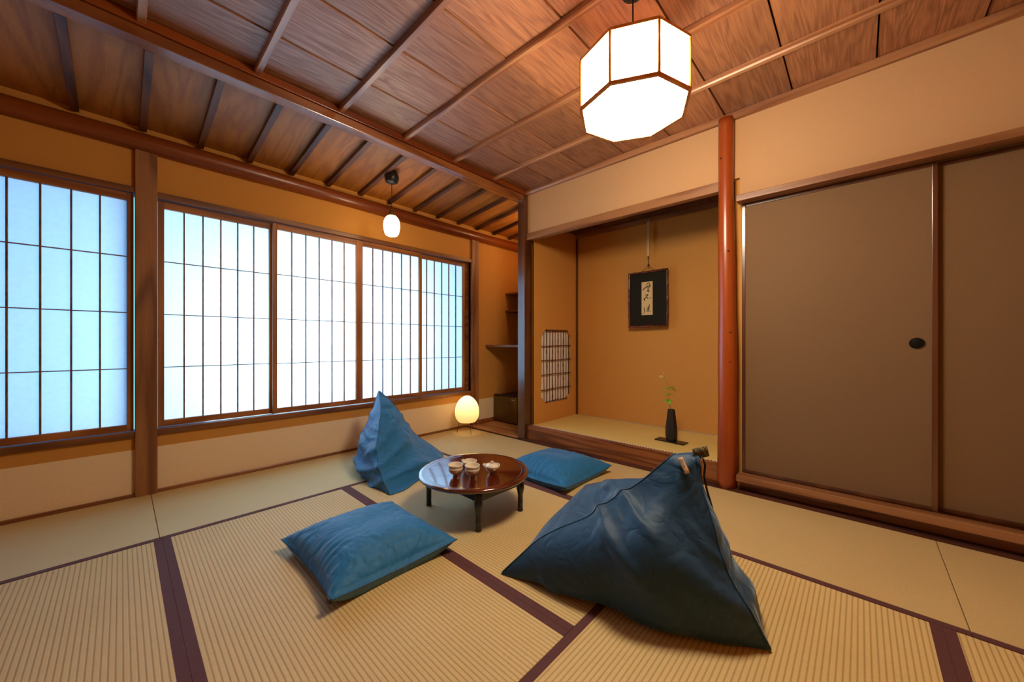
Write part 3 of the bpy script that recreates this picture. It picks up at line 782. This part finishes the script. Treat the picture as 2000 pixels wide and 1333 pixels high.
# ------------------------------------------------------------------ beanbags
def beanbag(name, label, A, B, C, D, amt, face_amt, fold, mat, loc):
    t = thing(name, label, 'beanbag', loc, 'blue pyramid beanbags')
    A, B, C, D = map(Vector, (A, B, C, D)); cen = (A+B+C+D)/4
    n = 92; vs = []; fs = []; seams = {}
    def shape(w):
        """w: weights of the four corners"""
        p = A*w[0]+B*w[1]+C*w[2]+D*w[3]
        k = 1 - sum(q*q for q in w)              # 0 at corners
        d = p - cen; L = d.length or 1; d = d/L
        low = 1 - min(1, p.z/.55)
        q = p + d*amt*(k**.8)*(.35+.9*low)*(1-.75*w[3])
        q.z = max(q.z, .0)
        q = fold(q, w, k)
        if q.z < .004: q.z = .004
        return q
    corners = (0, 1, 2, 3)
    for f in ((0,1,3), (1,2,3), (2,0,3), (0,2,1)):
        b = len(vs); idx = {}
        P = [ (A,B,C,D)[q] for q in f ]; nrm = (P[1]-P[0]).cross(P[2]-P[0]).normalized()
        if nrm.dot((P[0]+P[1]+P[2])/3 - cen) < 0: nrm = -nrm
        for i in range(n+1):
            for j in range(n+1-i):
                k_ = n-i-j; w = [0,0,0,0]; w[f[0]] = i/n; w[f[1]] = j/n; w[f[2]] = k_/n
                p = shape(w); g = 27*(i/n)*(j/n)*(k_/n)
                if f != (0,2,1): p = p + nrm*face_amt*g; p.z = max(p.z, .004)
                idx[(i,j)] = len(vs); vs.append(p)
        for i in range(n):
            for j in range(n-i):
                fs.append((idx[(i,j)], idx[(i+1,j)], idx[(i,j+1)]))
                if j < n-i-1: fs.append((idx[(i+1,j)], idx[(i+1,j+1)], idx[(i,j+1)]))
    m = MB(); m.add(vs, fs, 0, True); o = m.build('cover', mat, t)
    bm = bmesh.new(); bm.from_mesh(o.data); bmesh.ops.remove_doubles(bm, verts=bm.verts, dist=.0005)
    bmesh.ops.recalc_face_normals(bm, faces=bm.faces); bm.to_mesh(o.data); bm.free()
    def seam(a, b, r=.0022, nm='seam', s0=.02, s1=.98):
        pts = []
        for i in range(70):
            s_ = s0+(s1-s0)*i/69; w = [0,0,0,0]; w[a] = 1-s_; w[b] = s_; p = shape(w); pts.append(p + (p-cen).normalized()*.0005)
        m = MB(); m.tube(pts, r, 6); m.build(nm, FABRIC_DK, t)
    return t, shape, seam

RV = Vector((.7274, .6862, 0)); FV = Vector((-.6862, .7274, 0)); UP = Vector((0, 0, 1))
def ridged(v): return 1-abs(noise.noise(v))*2
def crease(v, sharp=.5):
    x = abs(noise.noise(v)); return 1 - min(1, x/sharp)**.7      # narrow raised creases
def foldL(q, w, k):
    low = max(0, 1 - q.z/.50)
    wv = noise.noise(Vector((q.x*3, q.y*3, q.z*3)))*.12
    n1 = noise.noise(Vector((q.x*2.6+1, q.y*2.6, q.z*2.0))); n2 = noise.noise(Vector((q.x*4.3+9, q.y*4.3, q.z*5)))
    dr = (q - Vector((-2.75, 1.45, 0))).dot(RV)
    ph = q.z*44 - dr*9 + n1*7
    f = (.5+.5*math.cos(ph))**2.4*(.75+1.3*max(0, n2+.12)) + (.5+.5*math.cos(q.z*83+dr*14+n2*8))**3*.35*(.3+max(0, n1)*2)
    g = noise.noise(Vector((q.x*7, q.y*7, q.z*7)))
    c = Vector((-2.60, 1.45, q.z)); d = (q-c); d.z = 0
    if d.length: d.normalize()
    q = q + d*((f-.35)*.030*min(1, k*2.4)*(.25+low) + g*.014*min(1, k*2))
    e = q - Vector((-2.75, 1.45, 0)); side = max(0, e.dot(RV))      # the side away from the window sags inwards
    return q - RV*side*.42*math.sin(PI*min(1, max(0, q.z/.57)))
t, sh, seam = beanbag('beanbag', 'blue pyramid beanbag slumped upright beside the paper screens behind the round table',
    (-2.13, 1.155, .0), (-2.86, 1.27, .0), (-2.50, 1.86, .03), (-2.85, 1.44, .57), .105, .03, foldL, FABRIC, (-2.55, 1.45, 0))
seam(0, 3); seam(1, 3); seam(2, 3)
for (a, b) in ((0,1),): seam(a, b)

def foldR(q, w, k):
    # long drapes running down from the peak, soft dents elsewhere
    top = Vector((-.46, 1.42, .60)); d = q-top; r = d.length; ux = d.x/max(r, .05); uy = d.y/max(r, .05)
    wv = noise.noise(Vector((q.x*2.5, q.y*2.5, q.z*2.5+9)))
    n1 = noise.noise(Vector((q.x*2.4+1, q.y*2.4, q.z*2.4+3))); n2 = noise.noise(Vector((q.x*4+9, q.y*4, q.z*4)))
    ax = d.dot(RV)/max(r, .08); dn = d.z/max(r, .08)
    ph = ax*8 + n1*7 + r*3
    f = (.5+.5*math.cos(ph))**2.4*(.6+1.3*max(0, n2+.1)) + (.5+.5*math.cos(q.dot(RV)*34+q.z*22+n1*9))**3*.45*max(0, n2+.15)*2
    g = noise.noise(Vector((q.x*4.5+4, q.y*4.5, q.z*4.5)))
    c = Vector((-.60, 1.42, .12)); e = (q-c)
    if e.length: e.normalize()
    q = q + e*((f-.3)*.034*min(1, k*2.2)*min(1, r*2.5) + g*.026*min(1, k*2))
    side = max(0, (q - Vector((-.50, 1.40, 0))).dot(RV))
    q = q - RV*side*.40*math.sin(PI*min(1, max(0, q.z/.56)))
    # the far side swells into a seat hump before rising to the peak
    hump = max(0, 1-((w[3]-.18)/.32)**2)*min(1, w[0]*2.4)
    q = q + Vector((-.045, .06, .105))*hump*min(1, k*1.6)*min(1, .25+w[2]*2)
    # the cloth is gathered into a blunt neck at the peak
    ap = Vector((-.470, 1.417)); dx, dy = q.x-ap.x, q.y-ap.y; rr_ = math.hypot(dx, dy)
    if rr_ > 1e-5 and w[3] > .6:
        t_ = ((w[3]-.6)/.4)**1.2; th = math.atan2(dy, dx)
        nr = rr_ + .034*t_*min(1, rr_/.006)*(1+.14*math.sin(7*th)) 
        q = Vector((ap.x + dx/rr_*nr, ap.y + dy/rr_*nr, q.z))
    return q
t, sh, seam = beanbag('beanbag', 'large dark blue pyramid beanbag in the foreground with a patterned tag at its peak',
    (-1.075, 1.07, .0), (-.20, 1.375, .0), (-.66, 1.90, .0), (-.462, 1.425, .550), .085, .085, foldR, FABRIC_DK, (-.6, 1.45, 0))
seam(0, 3); seam(1, 3, .003, 'zip'); seam(2, 3)
BAG = t
# gathered neck, loop tag, cream label and ties at the peak
pk = Vector((-.462, 1.425, .540))
RV = Vector((.7274, .6862, 0)); FV = Vector((-.6862, .7274, 0)); UP = Vector((0, 0, 1))
def slab(c, a, b, wa, wb, th, name, mat, par):
    c = Vector(c); a = a.normalized(); b = b.normalized(); n_ = a.cross(b).normalized()
    vs = []; fs = []; K = 6
    for s_ in (-1, 1):
        for i in range(K+1):
            for j in range(2):
                u = -1+2*i/K; v = -1+2*j; vs.append(c + a*wa*u + b*wb*v + n_*(s_*th/2 + .004*math.sin(u*2)))
    for i in range(K):
        fs.append((2*i, 2*i+1, 2*i+3, 2*i+2)); b_ = 2*(K+1); fs.append((b_+2*i, b_+2*i+2, b_+2*i+3, b_+2*i+1))
        for j in (0, 1): fs.append((2*i+j, 2*i+2+j, b_+2*i+2+j, b_+2*i+j))
    fs.append((0, 1, 2*(K+1)+1, 2*(K+1))); fs.append((2*K, 2*K+1, 2*(K+1)+2*K+1, 2*(K+1)+2*K))
    m = MB(); m.add(vs, fs, 0, True); return m.build(name, mat, par, bevel=0)
slab(pk + RV*.045 + UP*.012 - FV*.01, RV + UP*.28, UP - RV*.25, .026, .019, .003, 'patterned_tag', TAGCLOTH, t)
lab = slab(pk - RV*.030 - UP*.025 - FV*.040, UP - RV*.32 + FV*.25, RV + UP*.30, .028, .0085, .002, 'cream_label', LABELCLOTH, t)
def strip(c0, dU, dR, pts, r, name, mat, par):
    m = MB(); m.tube(pts, r, 5); m.build(name, mat, par)
lc = pk - RV*.030 - UP*.025 - FV*.0425
m = MB(); lu = (UP - RV*.32 + FV*.25).normalized()
rnd = random.Random(3); s_ = -.020
while s_ < .020:
    e = s_+rnd.uniform(.0015, .005); m.tube([lc+lu*s_, lc+lu*e], .0009, 5); s_ = e+.0012
m.build('label_lettering', CORD, lab)
# ties
for k, (pts, r) in enumerate(((
    [(0.030,-.01,-.02), (.046,-.02,.0), (.056,-.02,-.03), (.050,-.025,-.07), (.058,-.03,-.12), (.072,-.03,-.165), (.080,-.03,-.20)], .0035),
    ([(.020,-.03,.0), (.030,-.035,-.03), (.028,-.04,-.07), (.033,-.042,-.12), (.045,-.045,-.19), (.065,-.05,-.26)], .006))):
    P_ = [pk + RV*a + FV*b + UP*c_ for a, b, c_ in pts]
    m = MB(); m.tube(P_, r, 8); m.build('tie', CORD_BK if k == 0 else FABRIC_DK, t)

# ------------------------------------------------------------------ framed calligraphy in the alcove
FYp = 3.535
x0, x1, z0, z1 = -1.700, -1.322, 1.118, 1.648
t = thing('framed_calligraphy', 'black mounted calligraphy in a dark bamboo frame hanging on the alcove wall', 'picture', ((x0+x1)/2, FYp, z0))
m = MB(); m.box(x0+.006, x1-.006, FYp, FYp+.012, z0+.006, z1-.006); m.build('mount', MOUNT, t)
m = MB()
def bam(m, a, b, seed): bamboo(m, a, b, .0095, seed)
bam(m, (x0, FYp-.004, z0-.006), (x0, FYp-.004, z1+.006), 1); bam(m, (x1, FYp-.004, z0-.006), (x1, FYp-.004, z1+.006), 2)
bam(m, (x0-.006, FYp-.006, z0), (x1+.006, FYp-.006, z0), 3); bam(m, (x0-.006, FYp-.006, z1), (x1+.006, FYp-.006, z1), 4)
m.build('bamboo_frame', BAMBOO_DK, t)
px0, px1, pz0, pz1 = -1.572, -1.462, 1.227, 1.553
m = MB(); m.box(px0, px1, FYp-.0015, FYp, pz0, pz1); pa = m.build('calligraphy_paper', PAPERW, t)
# brush strokes, given in the paper's own grid: u 0..160 across, v 0..480 down
def stroke(m, pts):
    sx = (px1-px0)/160; sz = (pz1-pz0)/480; y = FYp-.0019
    P_ = [(px0+u*sx, pz1-v*sz, w*sx*.5) for u, v, w in pts]
    # resample smoothly
    Q = []
    for i in range(len(P_)-1):
        p0 = P_[max(i-1, 0)]; p1 = P_[i]; p2 = P_[i+1]; p3 = P_[min(i+2, len(P_)-1)]
        for k in range(6):
            s = k/6; Q.append(tuple(.5*((2*b)+(-a+c)*s+(2*a-5*b+4*c-d)*s*s+(-a+3*b-3*c+d)*s**3) for a, b, c, d in zip(p0, p1, p2, p3)))
    Q.append(P_[-1]); L_ = []; R_ = []
    for i, q in enumerate(Q):
        a = Q[max(i-1, 0)]; b = Q[min(i+1, len(Q)-1)]; dx, dz = b[0]-a[0], b[1]-a[1]; l = math.hypot(dx, dz) or 1
        nx, nz = -dz/l*q[2], dx/l*q[2]; L_.append((q[0]+nx, y, q[1]+nz)); R_.append((q[0]-nx, y, q[1]-nz))
    k = len(Q); m.add(L_+R_, [(i, i+1, k+i+1, k+i) for i in range(k-1)])
for chars in (
    [[(78,62,6),(80,35,9),(100,20,10),(118,35,10),(112,62,8),(96,72,8),(92,95,10),(98,118,11),(86,130,10),(108,140,9),(104,158,7)],[(14,124,6),(28,104,12),(60,82,14),(92,68,13),(132,60,11)], [(128,62,8),(118,82,9),(100,96,8)], [(80,140,7),(104,132,10),(112,146,6)],],
    [[(56,196,8),(84,188,12),(92,194,11),(66,222,12),(42,246,11),(28,250,9)], [(34,236,8),(44,262,12),(50,274,6)], [(70,222,9),(90,240,11),(100,250,6)], [(120,232,14),(136,242,14)],],
    [[(36,366,6),(40,392,11),(46,438,9),(52,440,4)], [(112,322,6),(114,350,11),(104,370,11),(96,410,10),(100,430,9)], [(78,382,6),(100,374,11),(126,366,8)], [(76,402,8),(98,396,12),(124,390,9)], [(70,430,8),(92,420,11),(110,420,9),(128,432,11)]]):
    m = MB()
    for s_ in chars: stroke(m, s_)
    m.build('written_character', INK, pa)
m = MB(); m.box(px0+.012, px0+.021, FYp-.002, FYp-.0014, pz0+.010, pz0+.020); m.build('red_seal', SEAL, pa)
kx = -1.506; KZ = 1.715
m = MB(); m.tube([(-1.575, FYp-.002, z1+.004), (kx, FYp+.006, KZ)], .0018, 6); m.tube([(-1.436, FYp-.002, z1+.004), (kx, FYp+.006, KZ)], .0018, 6)
m.lathe([(0, -.012), (.009, -.006), (.011, 0), (.008, .007), (0, .012)], 10, (kx, FYp+.006, KZ))
m.build('hanging_cord', CORD, t)
t = thing('hanging_hook', 'pale bamboo hanging rod reaching from the alcove ceiling down to the picture cord', 'hook', (kx, FYp+.02, KZ))
m = MB(); m.box(kx-.014, kx+.010, FYp+.000, FYp+.010, 1.80, 2.165); m.build('bamboo_strip', BAMBOO_LT, t, bevel=.001)
m = MB(); m.tube([(kx-.001, FYp+.006, 1.86), (kx, FYp+.006, KZ+.008)], .0032, 8); m.lathe([(0,-.008),(.006,0),(0,.008)], 8, (kx, FYp+.006, 1.80)); m.build('hook', CORD, t)
m = MB(); m.lathe([(.004, 2.14), (.006, 2.155), (.004, 2.165)], 8, (kx-.002, FYp+.0, 0), cap0=True, cap1=True); m.build('pin', INK, t)

# ------------------------------------------------------------------ vase, board and flower
VX, VY = -1.136, 3.125
m = MB(); m.prism([(-1.262, 3.085), (-1.020, 3.062), (-1.012, 3.155), (-1.254, 3.182)], 'z', .1362, .147)
tag(m.build('vase_board', BLACKLAC, None, bevel=.002), 'thin dark lacquered board lying under the black vase on the alcove mat', 'board')
t = thing('flower_vase', 'tall faceted matt black vase on a thin board in the alcove', 'vase', (VX, VY, .147))
m = MB(); m.lathe([(.0, .147), (.038, .147), (.044, .160), (.047, .20), (.045, .26), (.036, .33), (.029, .392), (.0275, .404), (.022, .404), (.020, .38), (0, .37)], 6, (VX, VY, 0), smooth=False, rot=math.radians(43.3+90))
m.build('vase_body', VASE, t, bevel=.0015)
t = thing('flower_sprig', 'slender sprig with green leaves and one pale blossom standing in the black vase', 'flower', (VX, VY, .378))
st = MB(); 
def along(a, lat, z): return (VX + RV.x*lat, VY + RV.y*lat + a, z)
P1 = [along(0, 0, .38), along(0, -.006, .42), along(.01, -.018, .50), along(.01, -.022, .565), along(0, -.035, .62), along(-.01, -.075, .67)]
P2 = [along(0, .003, .38), along(-.01, -.010, .43), along(-.01, -.028, .47), along(-.01, -.026, .53)]
st.tube(P1, .0013, 6); st.tube(P2, .0012, 6); st.tube([P1[4], along(-.01, -.060, .70)], .0009, 5)
st.tube([P1[3], along(.0, .012, .565)], .001, 5); st.build('stem', STEM, t)
def leaf(c, ang, size, tilt):
    m = MB(); c = Vector(c); d = RV*math.cos(ang) + FV*math.sin(ang)*.6 + UP*tilt; d.normalize(); s = d.cross(UP).normalized(); n_ = s.cross(d)
    K = 8; vs = []
    for i in range(K+1):
        u = i/K; w = math.sin(PI*min(1, u*1.0))**.6*size*.48*(1.15-.3*u)
        for q in (-1, 0, 1): vs.append(c + d*size*u + s*w*q + n_*(.004*abs(q) - .012*u*u))
    m.add(vs, [(3*i+j, 3*i+j+1, 3*i+4+j, 3*i+3+j) for i in range(K) for j in range(2)], 0, True)
    o = m.build('leaf', LEAF, t); o.modifiers.new('s', 'SOLIDIFY').thickness = .0008
for lat, z, a, sz, tl in ((-.022, .575, PI, .045, .05), (-.018, .590, .3, .05, .1), (-.018, .582, -.7, .045, -.1), (.008, .567, 0, .035, -.1), (-.02, .57, PI*1.4, .035, .2),
                          (-.020, .53, PI, .04, .05), (-.020, .528, 0, .036, .0), (-.022, .527, PI*.5, .03, .1),
                          (-.022, .475, PI, .045, -.05), (-.022, .478, .2, .036, .05), (-.024, .473, -PI/2, .04, -.2), (-.02, .485, PI*.6, .03, .1)):
    leaf(along(0, lat, z), a, sz, tl)
fc = Vector(along(-.01, -.080, .675))
for k in range(5):
    a = 2*PI*k/5; d = RV*math.cos(a) + UP*math.sin(a)*.55 - FV*.2; p = fc + d*.012
    m = MB(); m.lathe([(0,-.003),(.006,-.001),(.0075,.001),(0,.003)], 8, tuple(p)); m.build('petal', PETAL, t)
m = MB(); m.lathe([(0,-.005),(.005,0),(0,.005)], 8, tuple(fc-FV*.006)); m.build('pistil', PISTIL, t)
m = MB(); m.lathe([(0,-.005),(.0035,0),(0,.006)], 8, along(-.01, -.061, .703)); m.build('bud', PETAL, t)
